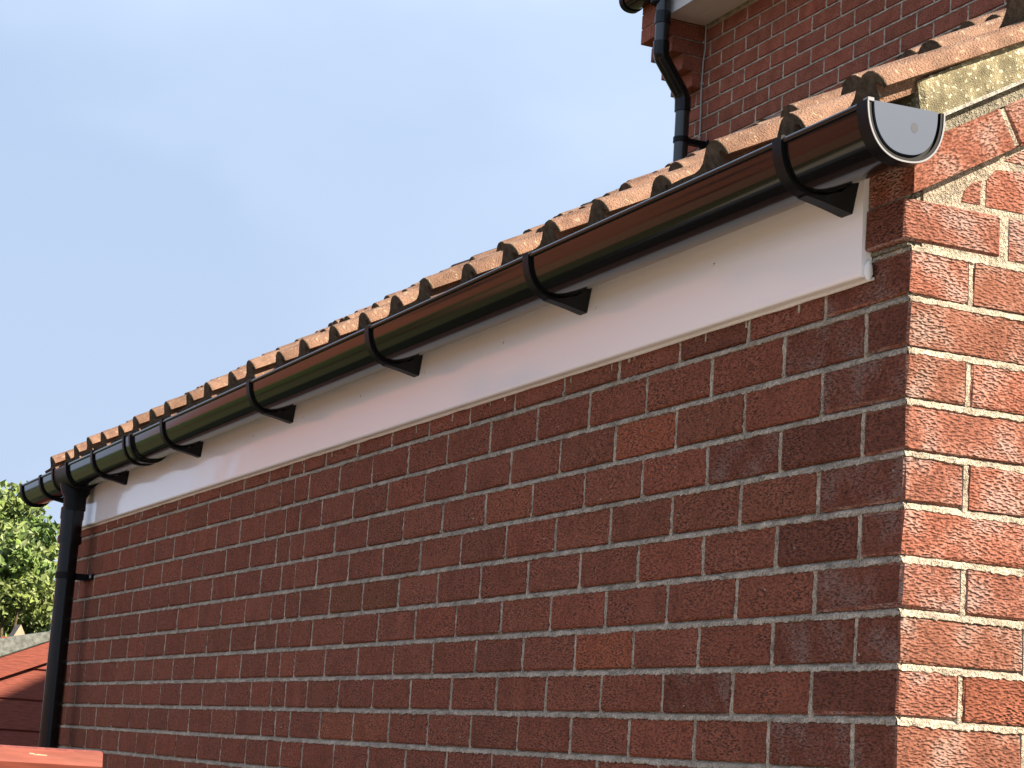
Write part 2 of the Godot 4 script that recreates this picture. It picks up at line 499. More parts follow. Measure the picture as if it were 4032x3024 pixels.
func garage() -> void:
	var END := -5.39
	var g := thing("garage", "red brick garage with white fascia and orange brown tiled roof", "garage", Vector3(0, -2.0, 0))
	var up := Transform3D(Basis.IDENTITY, Vector3(0, 2.0, 0))   # the wall frame stands 2 m above the ground
	# --- side wall
	var FIRST := -6
	var LAST := 6
	var joints := []
	var perps := {}
	var gperps := {}
	for k in range(LAST + 1, FIRST - 1, -1):
		joints.append(-C * k)
	for k in range(LAST, FIRST - 1, -1):
		perps[LAST - k] = side_perps(k)
		gperps[LAST - k] = []
		var first := 0.22 if posmod(k, 2) == 0 else 0.1075
		for i in 12:
			gperps[LAST - k].append(first + 0.225 * i)
	var mb := MB.new()
	mortar_face(mb, up, END, -0.001, joints, perps)
	mb.box(Vector3(END + .002, 0, -0.11), Vector3(-0.005, 2.0 - C * (LAST + 1) , -0.0078))
	mb.box(Vector3(END + .002, 2.0 - C * (LAST + 1), -0.11), Vector3(-0.010, 2.56, -0.0078))
	var wall := put("side_wall", mb.mesh(), M.mortar, g)
	var gm := MB.new()
	var gfr := Transform3D(Basis(Vector3(0, 0, -1), Vector3.UP, Vector3.RIGHT), Vector3(0, 2.0, 0))
	var gj := joints.slice(0, joints.size() - 1)
	mortar_face(gm, gfr, 0.001, 2.79, gj, gperps)
	gm.box(Vector3(-0.11, 0, -2.8), Vector3(-0.010, 2.0 + C * 5, -0.112))
	gm.prism(PackedVector2Array([Vector2(0.02, 2.36), Vector2(2.8, 2.36), Vector2(2.8, 2.48), Vector2(1.4, 3.26), Vector2(0.02, 2.48)]), -0.11, -0.0018, Transform3D(Basis(Vector3(0, 0, -1), Vector3.UP, Vector3.RIGHT), Vector3.ZERO))
	var gable := put("gable_wall", gm.mesh(), M.mortar, g)
	# bricks; those that show largest are objects, the rest of the wall is one piece
	var rest := MB.new()
	var count := 0
	for k in range(FIRST, LAST + 1):
		var p := side_perps(k)
		var lo := p.duplicate()
		lo.append(END - 0.005)
		var right := 0.005
		var y := 2.0 - C * (k + 0.5)
		for i in lo.size():
			var left: float = lo[i]
			var w := right - left - 0.0100
			var cx := (right + left) * 0.5
			var full := posmod(k + i, 2) == 0
			var d := 0.1025
			if i == 0:
				d = 0.215 if w < 0.15 else 0.1025
				w = 0.1025 if w < 0.15 else 0.215
				cx = -w * 0.5
			var bump := rng.randf_range(-0.0012, 0.0012)
			var at := Vector3(cx, y + rng.randf_range(-0.0007, 0.0007), -d * 0.5 + bump)
			if i == 0:
				at.z = -d * 0.5
			right = left
			var hidden := k < -5 or (k == 6 and cx < -4.6) or cx < -4.95
			if k < -5 and i <= 0:
				continue
			if hidden:
				rest.brick(Vector3(w, 0.0635, d), 0.0022, 0.001, rng, at)
			else:
				var mm: Material
				var key := Vector2i(k, i)
				if key in [Vector2i(-3, 3), Vector2i(2, 4)]:
					mm = M.brick[7]
				elif key in [Vector2i(-2, 6), Vector2i(4, 9), Vector2i(4, 10)]:
					mm = M.brick_warm
				elif key in [Vector2i(3, 10), Vector2i(-1, 3), Vector2i(1, 13)]:
					mm = M.brick[3]
				elif key in [Vector2i(0, 9), Vector2i(0, 10)]:
					mm = M.brick_dark
				elif cx > -0.62:
					mm = M.brick_burnt[rng.randi() % 2] if rng.randf() < 0.5 else M.brick[[6, 3, 1][rng.randi() % 3]]
				else:
					mm = M.brick[[0, 1, 4, 2, 5, 1, 4, 6, 3][rng.randi() % 9]]
				if i == 0:
					mm = M.brick[8 + rng.randi() % 4]      # the corner brick shows on both faces
				var tr := Transform3D(Basis(Vector3.BACK, rng.randf_range(-0.003, 0.003) if i else 0.0), at)
				if i == 0:
					var ends := MB.new()
					var faces := MB.new()
					ends.brick(Vector3(w, 0.0635, d), 0.0030, 0.0019, rng, Vector3.ZERO, faces)
					var em := ends.mesh()
					faces.st.commit(em)
					var cbk := put("brick", em, null, wall, tr)
					cbk.set_surface_override_material(0, mm)
					cbk.set_surface_override_material(1, M.brick_burnt[rng.randi() % 2])
				else:
					put("brick", brick_mesh(w, d, rng.randi() % 4), mm, wall, tr)
				count += 1
		# gable bricks beyond the corner brick
		if k >= -5:
			var gp: Array = gperps[LAST - k]
			for i in gp.size() - 1:
				var gw: float = gp[i + 1] - gp[i] - 0.0105
				var gat := Vector3(-0.05125 + rng.randf_range(-0.001, 0.001), y, -(gp[i] + gp[i + 1]) * 0.5)
				if i < 1:
					put("brick", brick_mesh(0.1025, gw, rng.randi() % 4), M.brick[8 + rng.randi() % 4] if rng.randf() < 0.8 else M.brick[rng.randi() % 3], gable, Transform3D(Basis.IDENTITY, gat))
					count += 1
				else:
					rest.brick(Vector3(0.1025, 0.0635, gw), 0.0022, 0.001, rng, gat)
	# upper gable courses past the picture's edge
	for k in range(-16, -5):
		var y := 2.0 - C * (k + 0.5)
		for i in range(-1, 13):
			var z0 := (0.22 if posmod(k, 2) == 0 else 0.1075) + 0.225 * i + 0.0055
			var z1 := minf(z0 + 0.214, 2.785)
			var room := minf(z0, 2.8 - z1)
			if z0 > (0.62 if k == -6 else 0.52) and y + 0.04 < 2.43 + room * 0.563:
				rest.brick(Vector3(0.06, 0.0635, z1 - z0), 0.002, 0.001, rng, Vector3(-0.0290, y, -(z0 + z1) * 0.5))
	# lower courses, out of the picture
	for k in range(LAST + 1, 26):
		var y := 2.0 - C * (k + 0.5)
		if y < 0.03:
			break
		var right := 0.005
		for left in side_perps(k) + [END - 0.005]:
			rest.box(Vector3(left + 0.0055, y - 0.032, -0.1), Vector3(right - 0.0055, y + 0.032, 0.0))
			right = left
		for i in 12:
			var z0 := (0.22 if posmod(k, 2) == 0 else 0.1075) + 0.225 * i
			rest.box(Vector3(-0.1, y - 0.032, -z0 - 0.2195), Vector3(0.0, y + 0.032, -z0 - 0.0055))
	put("brickwork", rest.mesh(), M.brick[0], g).set_meta("kind", "stuff")
	var sp := MB.new()
	for i in 170:
		var k := rng.randi_range(-5, 6)
		var x := -5.2 * pow(rng.randf(), 1.4) - 0.02
		var pl := side_perps(k)
		var y := 2.0 - C * (k + rng.randf_range(0.15, 0.85))
		if i % 3 == 0:
			x = pl[rng.randi() % pl.size()] + rng.randf_range(-0.003, 0.003)
			y = 2.0 - C * (k + 0.90)
		var r := rng.randf_range(0.0007, 0.0019) * (1.8 if i % 3 == 0 else 1.0)
		sp.brick(Vector3(r * 2.0, r * rng.randf_range(1.2, 2.6), 0.003), r * 0.5, r * 0.3, rng, Vector3(x, y, 0.0008))
	for i in 26:
		var x := -0.25 - i * 0.18 + rng.randf_range(-0.07, 0.07)
		var hh := rng.randf_range(0.006, 0.018)
		sp.brick(Vector3(rng.randf_range(0.002, 0.006), hh, 0.003), 0.001, 0.001, rng, Vector3(x, 2.0 + 0.3395 + 0.0019 * x - hh * 0.5, 0.0006))
	put("mortar_specks", sp.mesh(), M.mortar, g).set_meta("kind", "stuff")

	# --- corbelled corner brick, cut bricks under the verge and the raking course
	var zy := Transform3D(Basis(Vector3(0, 0, -1), Vector3.UP, Vector3.RIGHT), Vector3(0, 2.0, 0))  # (u = -z, v = y, w = x)
	mb = MB.new()
	var cf := MB.new()
	mb.brick(Vector3(0.0985, 0.0635, 0.172), 0.003, 0.0012, rng, Vector3.ZERO, cf)
	var cm := mb.mesh()
	cf.st.commit(cm)
	var cbr := put("corbel_brick", cm, null, gable, Transform3D(Basis.IDENTITY, Vector3(-0.047, 2.4135, -0.071)))
	cbr.set_surface_override_material(0, M.brick[9])
	cbr.set_surface_override_material(1, M.brick_burnt[0])
	var cuts := [
		[Vector2(0.087, 0.456), Vector2(0.120, 0.457), Vector2(0.1205, 0.494), Vector2(0.106, 0.488), Vector2(0.092, 0.474)],
		[Vector2(0.131, 0.456), Vector2(0.243, 0.457), Vector2(0.243, 0.519), Vector2(0.196, 0.520), Vector2(0.148, 0.515), Vector2(0.131, 0.497)],
		[Vector2(0.163, 0.532), Vector2(0.29, 0.532), Vector2(0.29, 0.592), Vector2(0.262, 0.592), Vector2(0.185, 0.547)],
		[Vector2(0.254, 0.456), Vector2(0.465, 0.457), Vector2(0.465, 0.519), Vector2(0.254, 0.519)],
		[Vector2(0.301, 0.532), Vector2(0.51, 0.532), Vector2(0.51, 0.592), Vector2(0.301, 0.592)],
		[Vector2(0.174, 0.3815), Vector2(0.386, 0.3815), Vector2(0.386, 0.445), Vector2(0.174, 0.445)],
		[Vector2(0.397, 0.3815), Vector2(0.61, 0.3815), Vector2(0.61, 0.445), Vector2(0.397, 0.445)]]
	for c in cuts:
		mb = MB.new()
		mb.prism(PackedVector2Array(c), -0.06, -0.0005, zy)
		put("cut_brick", mb.mesh(), M.brick[8 + rng.randi() % 4], gable)
	# corner fill behind, over the corbel
	mb = MB.new()
	mb.box(Vector3(-0.097, 2.382, -0.16), Vector3(-0.008, 2.444, 0.0))
	mb.box(Vector3(-0.096, 2.3765, -0.16), Vector3(-0.0045, 2.3815, 0.004))
	mb.box(Vector3(-0.095, 2.443, -0.16), Vector3(-0.0055, 2.4585, 0.010))
	put("corner_mortar", mb.mesh(), M.bedding, gable)
	# raking bricks: local x runs up the rake
	var A := deg_to_rad(29.4)
	var rake := Basis(Vector3(0, sin(A), -cos(A)), Vector3(0, cos(A), sin(A)), Vector3(1, 0, 0))
	var ro := Vector3(0.018, 2.4475, 0.011)
	mb = MB.new()
	var l0 := [Vector2(0, 0), Vector2(0.2, 0), Vector2(0.2, 0.063), Vector2(0.0355, 0.063)]
	mb.prism(PackedVector2Array([Vector2(0.0, 0.0), Vector2(0.205, 0.0), Vector2(0.205, 0.0630), Vector2(0.0357, 0.0630)]), -0.113, 0.0, Transform3D.IDENTITY)
	put("verge_brick", mb.mesh(), M.brick_rake, gable, Transform3D(rake, ro))
	mb = MB.new()
	mb.brick(Vector3(0.215, 0.063, 0.1025), 0.0025, 0.001, rng)
	var vm := mb.mesh()
	for i in 5:
		put("verge_brick", vm, [M.brick_rake, M.brick[0]][i % 2] if i else M.brick_rake, gable, Transform3D(rake, ro + rake * Vector3(0.3245 + 0.2265 * i, 0.0315, -0.0512)))
	mb = MB.new()
	mb.prism(PackedVector2Array([Vector2(0.006, 0.002), Vector2(1.5, 0.002), Vector2(1.5, 0.061), Vector2(0.037, 0.061)]), -0.105, -0.0035, Transform3D.IDENTITY)
	put("verge_joint", mb.mesh(), M.mortar, gable, Transform3D(rake, ro))
	mb = MB.new()
	mb.prism(PackedVector2Array([Vector2(0.037, 0.0632), Vector2(1.5, 0.0632), Vector2(1.5, 0.084), Vector2(0.05, 0.084)]), -0.112, -0.0035, Transform3D.IDENTITY)
	put("bedding_strip", mb.mesh(), M.bedding, gable, Transform3D(rake, ro))
	mb = MB.new()
	mb.prism(PackedVector2Array([Vector2(-0.005, 0.0842), Vector2(1.52, 0.0842), Vector2(1.52, 0.0895), Vector2(-0.005, 0.0895)]), -0.112, 0.014, Transform3D.IDENTITY)
	put("undercloak", mb.mesh(), M.undercloak, gable, Transform3D(rake, ro))
	# verge mortar: from a square-cut lower end up the rake under the tiles
	mb = MB.new()
	var vp := PackedVector2Array([Vector2(0.058, 0.0897), Vector2(1.5, 0.0897), Vector2(1.5, 0.135), Vector2(0.082, 0.146)])
	mb.prism(vp, -0.11, 0.0, Transform3D.IDENTITY)
	var vn := noise(91, 1.0, 3)
	var cells := []
	for i in 121:
		var u := 0.0575 + i * 0.012
		var col := []
		for j in 7:
			var t := j / 6.0
			var lo := 0.0893
			var hi := 0.1465 - (u - 0.0575) * 0.0075
			var uu := u + (0.0225 * t if i == 0 else 0.0225 * t * maxf(0.0, 1.0 - i / 6.0))
			var bulge := 0.0055 + 0.0020 * sin(t * PI) + 0.0024 * vn.get_noise_2d(uu * 60.0, t * 5.0) + 0.0012 * vn.get_noise_2d(uu * 220.0, t * 14.0 + 50.0)
			if i == 0:
				bulge -= 0.003
			col.append(Vector3(uu, lerpf(lo, hi, t) + (0.0012 * vn.get_noise_2d(uu * 120.0, 77.0) if j == 6 else 0.0), bulge))
		cells.append(col)
	for i in 120:
		for j in 6:
			mb.quad(cells[i][j], cells[i + 1][j], cells[i + 1][j + 1], cells[i][j + 1], Vector3.BACK)
	for j in 6:
		mb.quad(cells[0][j], cells[0][j + 1], cells[0][j + 1] - Vector3(0, 0, 0.02), cells[0][j] - Vector3(0, 0, 0.02), Vector3.LEFT)
	put("verge_mortar", mb.mesh(), M.verge, gable, Transform3D(rake, ro))

	# --- fascia
	var fas := MB.new()
	var tilt := Basis(Vector3.BACK, 0.0019)
	var ft := Transform3D(tilt, Vector3(0, 2.3437, 0))
	var prof := PackedVector2Array([Vector2(0.0015, 0.0), Vector2(0.0155, 0.0), Vector2(0.0185, 0.0012), Vector2(0.0198, 0.004), Vector2(0.0200, 0.008), Vector2(0.0200, 0.205), Vector2(0.0015, 0.205)])
	fas.prism(prof, -5.37, -0.0955, Transform3D(Basis(Vector3.BACK, Vector3.UP, Vector3.RIGHT), Vector3.ZERO), true)
	var fb := put("fascia_board", fas.mesh(), M.fascia, g, ft)
	mb = MB.new()
	mb.tube([Vector3(-0.0915, -0.004, 0.009), Vector3(-0.0905, 0.004, 0.011), Vector3(-0.0905, 0.016, 0.011), Vector3(-0.0915, 0.025, 0.008)], [0.003, 0.0075, 0.0065, 0.002], 10)
	put("sealant_bead", mb.mesh(), M.caulk, fb)
	mb = MB.new()
	var path := []
	var rad := []
	for i in 90:
		path.append(Vector3(-5.36 + i * 5.27 / 89.0, -0.0012 + rng.randf_range(-0.0008, 0.0006), 0.0015))
		rad.append(rng.randf_range(0.0022, 0.0038))
	mb.tube(path, rad, 6)
	put("sealant_line", mb.mesh(), M.caulk, fb)
	mb = MB.new()
	mb.tube([Vector3(0, 0, -0.002), Vector3(0, 0, 0.0012), Vector3(0, 0, 0.0020)], [0.0036, 0.0034, 0.0018], 8)
	var pin := mb.mesh()
	for x in [-0.53, -0.962, -1.374, -1.793, -2.196, -2.617, -3.03, -3.45, -3.86, -4.27]:
		put("nail_head", pin, M.caulk, fb, Transform3D(Basis.IDENTITY, Vector3(x, 0.103, 0.020)))
	# --- roof
	roof(g)

func roof(g: Node3D) -> void:
	var top := [Vector2(-0.173, -0.001), Vector2(-0.12, 0.0), Vector2(-0.082, 0.0005), Vector2(-0.062, 0.004), Vector2(-0.047, 0.012), Vector2(-0.034, 0.024), Vector2(-0.022, 0.035), Vector2(-0.009, 0.0415), Vector2(0.004, 0.0425), Vector2(0.015, 0.0395), Vector2(0.024, 0.032), Vector2(0.0305, 0.021), Vector2(0.034, 0.0095)]
	var bot := [Vector2(0.027, 0.0075), Vector2(0.020, 0.019), Vector2(0.010, 0.021), Vector2(0.006, -0.014), Vector2(-0.09, -0.016), Vector2(-0.173, -0.016)]
	var meshes := []
	for v in 4:
		var mb := MB.new()
		var poly := PackedVector2Array()
		for p in top:
			poly.append(p * Vector2(1, 0.9) + Vector2(0, rng.randf_range(-0.0006, 0.0006)))
		for p in bot:
			poly.append(p * Vector2(1, 0.9))
		mb.prism(poly, 0.0, -0.40, Transform3D.IDENTITY, true)
		# the lower end, mossy, with shade painted into its colour, and a little ragged
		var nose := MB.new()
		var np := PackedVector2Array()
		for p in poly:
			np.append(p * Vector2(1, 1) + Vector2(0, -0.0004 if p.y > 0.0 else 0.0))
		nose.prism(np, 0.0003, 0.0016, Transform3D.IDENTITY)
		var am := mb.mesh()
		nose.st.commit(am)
		meshes.append(am)
	var rf := MB.new()
	# the boarded slopes under the tiles
	var A := deg_to_rad(32.3)
	var y0 := 2.0 + 0.518
	var zr := -1.4
	var yr := y0 + (0.03 - zr) * tan(A)
	rf.prism(PackedVector2Array([Vector2(0.03, y0), Vector2(zr, yr), Vector2(-2.83, y0), Vector2(-2.83, y0 - 0.03), Vector2(zr, yr - 0.03), Vector2(0.03, y0 - 0.03)]), -5.42, -0.09, Transform3D(Basis(Vector3.BACK, Vector3.UP, Vector3.RIGHT), Vector3.ZERO))
	var r := put("roof", rf.mesh(), M.roof_plain, g)
	var tiltb := Basis(Vector3.RIGHT, deg_to_rad(26.2))
	var gauge := 0.315
	for row in 5:
		for k in 27:
			var x := (0.004 if k == 0 else -0.018) - 0.2045 * k + rng.randf_range(-0.006, 0.006)
			var at := Vector3(x, 2.0 + 0.5830 + row * gauge * sin(A) + rng.randf_range(-0.004, 0.005), 0.073 - row * gauge * cos(A) + rng.randf_range(-0.010, 0.010))
			var b := Basis(Vector3.UP, rng.randf_range(-0.012, 0.012)) * Basis(Vector3.BACK, rng.randf_range(-0.02, 0.02)) * tiltb
			var tl := put("roof_tile", meshes[rng.randi() % 4], null, r, Transform3D(b, at))
			tl.set_surface_override_material(0, M.tile[rng.randi() % 4])
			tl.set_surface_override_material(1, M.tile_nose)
	# ridge and the far slope
	var mb := MB.new()
	mb.prism(PackedVector2Array([Vector2(-1.42, 2.0 + 1.47), Vector2(-2.86, 2.0 + 0.56), Vector2(-2.86, 2.0 + 0.535), Vector2(-1.42, 2.0 + 1.44)]), -5.52, 0.02, Transform3D(Basis(Vector3.BACK, Vector3.UP, Vector3.RIGHT), Vector3.ZERO))
	put("far_slope", mb.mesh(), M.roof_plain, r)
	mb = MB.new()
	for k in 12:
		mb.tube([Vector3(-5.5 + k * 0.46, 3.395, -1.4), Vector3(-5.5 + k * 0.46 + 0.455, 3.395, -1.4)], [0.082, 0.082], 14)
	put("ridge_tiles", mb.mesh(), M.tile[1], r)

# ---------------------------------------------------------------- rainwater goods
func half_profile(a: float, d: float, n: int, a0 := 0.0, a1 := PI) -> Array:
	var out := []
	for i in n + 1:
		var t := lerpf(a0, a1, float(i) / n)
		var c := cos(t)
		var s := sin(t)
		out.append(Vector2(a * signf(c) * pow(absf(c), 0.86), -d * pow(s, 0.86)))
	return out

func shell(a: float, d: float, th: float, n := 24) -> PackedVector2Array:
	var o := half_profile(a, d, n)
	var inn := half_profile(a - th, d - th, n)
	inn.reverse()
	return PackedVector2Array(o + inn)

func gutter() -> void:
	# local: x along the gutter, y = 0 at the rim, z across with 0 at the centre line; (u = z, v = y, w = x)
	var g := thing("gutter", "black half round gutter running the length of the garage eaves", "gutter", Vector3(-0.008, 0.5420, 0.0835))
	g.rotation = Vector3(0.03, 0, 0.0026)
	var zy := Transform3D(Basis(Vector3.BACK, Vector3.UP, Vector3.RIGHT), Vector3.ZERO)
	var a := 0.0590
	var d := 0.0750
	var mb := MB.new()
	mb.prism(shell(a, d, 0.0026, 32), -3.945, 0.092, zy, true)
	# rolled rims
	for s in [-1, 1]:
		mb.tube([Vector3(-3.945, -0.0030, s * (a - 0.0006)), Vector3(0.092, -0.0030, s * (a - 0.0006))], [0.0052, 0.0052], 14)
	put("trough", mb.mesh(), M.gutter, g)
	mb = MB.new()
	mb.prism(shell(a, d, 0.0026, 32), -5.56, -3.95, zy, true)
	for s in [-1, 1]:
		mb.tube([Vector3(-5.56, -0.0030, s * (a - 0.0006)), Vector3(-3.95, -0.0030, s * (a - 0.0006))], [0.0052, 0.0052], 14)
	put("trough", mb.mesh(), M.gutter, g)
	# fascia brackets: a strap under the trough and a solid wedge that widens to its foot on the fascia
	var cr := PackedVector2Array()
	for p in half_profile(a + 0.0062, d + 0.0058, 32, 0.0, deg_to_rad(125)):
		cr.append(p)
	for p in half_profile(a + 0.0006, d + 0.0006, 28, deg_to_rad(125), 0.0):
		cr.append(p)
	cr.append(Vector2(a - 0.006, 0.003)); cr.append(Vector2(a + 0.002, 0.0062)); cr.append(Vector2(a + 0.0062, 0.004))
	var bm := MB.new()
	bm.prism(cr, -0.0125, 0.0125, zy, true)
	# stations: z, bottom y, top y, half width at the bottom and at the top
	var sts := [[0.020, -0.0806, -0.0770, 0.0122, 0.0122], [-0.012, -0.0868, -0.0764, 0.0128, 0.0150], [-0.036, -0.0925, -0.0690, 0.0134, 0.0215], [-0.0535, -0.0970, -0.0530, 0.0140, 0.0290], [-0.0622, -0.0985, -0.0430, 0.0145, 0.0325]]
	for i in sts.size() - 1:
		var p: Array = sts[i]
		var q: Array = sts[i + 1]
		for e in [-1.0, 1.0]:
			bm.quad(Vector3(e * p[3], p[1], p[0]), Vector3(e * q[3], q[1], q[0]), Vector3(e * q[4], q[2], q[0]), Vector3(e * p[4], p[2], p[0]), Vector3(e, 0, 0))
		bm.quad(Vector3(-p[3], p[1], p[0]), Vector3(p[3], p[1], p[0]), Vector3(q[3], q[1], q[0]), Vector3(-q[3], q[1], q[0]), Vector3.DOWN)
		bm.quad(Vector3(-p[4], p[2], p[0]), Vector3(p[4], p[2], p[0]), Vector3(q[4], q[2], q[0]), Vector3(-q[4], q[2], q[0]), Vector3.UP)
	var br := bm.mesh()
	for x in [-0.130, -1.005, -1.834, -2.700, -3.545, -4.415, -5.225]:
		put("bracket", br, M.bracket, g, Transform3D(Basis.IDENTITY, Vector3(x, 0, 0)))
	# union: two straps over a sleeve
	mb = MB.new()
	mb.prism(shell(a + 0.0045, d + 0.0045, 0.0042, 32), -0.05, 0.05, zy, true)
	var un := put("union", mb.mesh(), M.gutter, g, Transform3D(Basis.IDENTITY, Vector3(-3.945, 0, 0)))
	mb = MB.new()
	mb.prism(shell(a + 0.0085, d + 0.0085, 0.0045, 32), -0.009, 0.009, zy, true)
	mb.box(Vector3(-0.009, -0.004, a - 0.006), Vector3(0.009, 0.0055, a + 0.0085))
	var strap := mb.mesh()
	for x in [-0.040, 0.040]:
		put("strap", strap, M.bracket, un, Transform3D(Basis.IDENTITY, Vector3(x, 0, 0)))
	# running outlet over the downpipe
	mb = MB.new()
	mb.prism(shell(a + 0.0045, d + 0.0045, 0.0042, 32), -0.115, 0.115, zy, true)
	mb.tube([Vector3(0, -d + 0.02, 0), Vector3(0, -d - 0.012, 0), Vector3(0, -d - 0.03, 0), Vector3(0, -d - 0.075, 0)], [0.058, 0.050, 0.0395, 0.0395], 24)
	var out := put("outlet", mb.mesh(), M.bracket, g, Transform3D(Basis.IDENTITY, Vector3(-4.895, 0, 0)))
	for x in [-0.105, 0.105]:
		put("strap", strap, M.bracket, out, Transform3D(Basis.IDENTITY, Vector3(x, 0, 0)))
	# stop ends
	for e in [[0.100, 1.0], [-5.565, -1.0]]:
		var cap := MB.new()
		var s: float = e[1]
		var f := Transform3D(Basis(Vector3.BACK, Vector3.UP, Vector3.RIGHT), Vector3.ZERO)
		cap.prism(shell(a + 0.0062, d + 0.0062, 0.0066, 36), -s * 0.022, s * 0.004, f, true)
		cap.prism(PackedVector2Array(half_profile(a - 0.0005, d - 0.0005, 36)), -s * 0.004, -s * 0.0005, f, true)
		var c := put("stop_end", cap.mesh(), M.bracket, g, Transform3D(Basis.IDENTITY, Vector3(e[0], 0, 0)))
		var face := MB.new()
		var pf := PackedVector2Array()
		for p in half_profile(a - 0.0055, d - 0.0055, 36):
			pf.append(p + Vector2(0, 0.0))
		face.prism(pf, -s * 0.0003, s * 0.0042, f, true)
		put("end_plate", face.mesh(), M.cap if s > 0 else M.bracket, c)  # painted sheen only on the sunlit end
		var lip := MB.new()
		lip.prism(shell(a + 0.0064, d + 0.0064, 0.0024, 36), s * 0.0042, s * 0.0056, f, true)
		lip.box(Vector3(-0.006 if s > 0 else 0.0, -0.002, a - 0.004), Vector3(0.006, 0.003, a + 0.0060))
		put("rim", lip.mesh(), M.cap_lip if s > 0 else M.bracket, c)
		if s > 0:
			var dot := MB.new()
			var el := PackedVector2Array()
			for i in 20:
				el.append(Vector2(0.0058 * cos(TAU * i / 20.0), 0.0078 * sin(TAU * i / 20.0)))
			dot.prism(el, 0.0042, 0.0044, f)
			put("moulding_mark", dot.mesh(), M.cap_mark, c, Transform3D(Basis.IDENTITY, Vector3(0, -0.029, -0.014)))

func downpipe() -> void:
	var x := -4.912
	var z := 0.0825
	var g := thing("downpipe", "black round downpipe below the garage gutter outlet, by the red fence", "downpipe", Vector3(x, -2.0, z))
	var mb := MB.new()
	mb.tube([Vector3(0, 0.05, 0), Vector3(0, 2.42, 0)], [0.034, 0.034], 28)
	put("pipe", mb.mesh(), M.pipe, g)
	mb = MB.new()
	mb.tube([Vector3(0, 2.258, 0), Vector3(0, 2.264, 0), Vector3(0, 2.285, 0), Vector3(0, 2.290, 0), Vector3(0, 2.39, 0)], [0.0345, 0.0425, 0.0425, 0.0388, 0.0385], 28)
	put("socket", mb.mesh(), M.pipe, g)
	mb = MB.new()
	mb.tube([Vector3(0, 2.345, 0), Vector3(0, 2.350, 0), Vector3(0, 2.385, 0), Vector3(0, 2.39, 0)], [0.0387, 0.0415, 0.0415, 0.039], 28)
	put("collar", mb.mesh(), M.pipe, g)
	mb = MB.new()
	mb.tube([Vector3(0, 2.135, 0), Vector3(0, 2.137, 0), Vector3(0, 2.157, 0), Vector3(0, 2.159, 0)], [0.0345, 0.038, 0.038, 0.0345], 28)
	mb.box(Vector3(-0.018, 2.136, -0.0815), Vector3(0.018, 2.158, -0.030))
	mb.box(Vector3(-0.075, 2.137, -0.0815), Vector3(-0.018, 2.157, -0.074))
	mb.box(Vector3(0.018, 2.137, -0.0815), Vector3(0.075, 2.157, -0.074))
	var clip := put("pipe_clip", mb.mesh(), M.bracket, g)
	for s in [-1, 1]:
		mb = MB.new()
		mb.tube([Vector3(s * 0.058, 2.147, -0.075), Vector3(s * 0.058, 2.147, -0.0715)], [0.006, 0.005], 10)
		put("screw", mb.mesh(), M.cable, clip)
	# weathered batten on the wall behind the pipe's foot
	var b := MB.new()
	b.brick(Vector3(0.060, 1.86, 0.022), 0.003, 0.001, rng)
	var t := put("timber_batten", b.mesh(), M.green_wood, self, Transform3D(Basis(Vector3.BACK, -0.01), Vector3(-5.155, -1.072, 0.013)))
	t.set_meta("label", "grey green weathered batten on the brick wall behind the downpipe")
	t.set_meta("category", "batten")

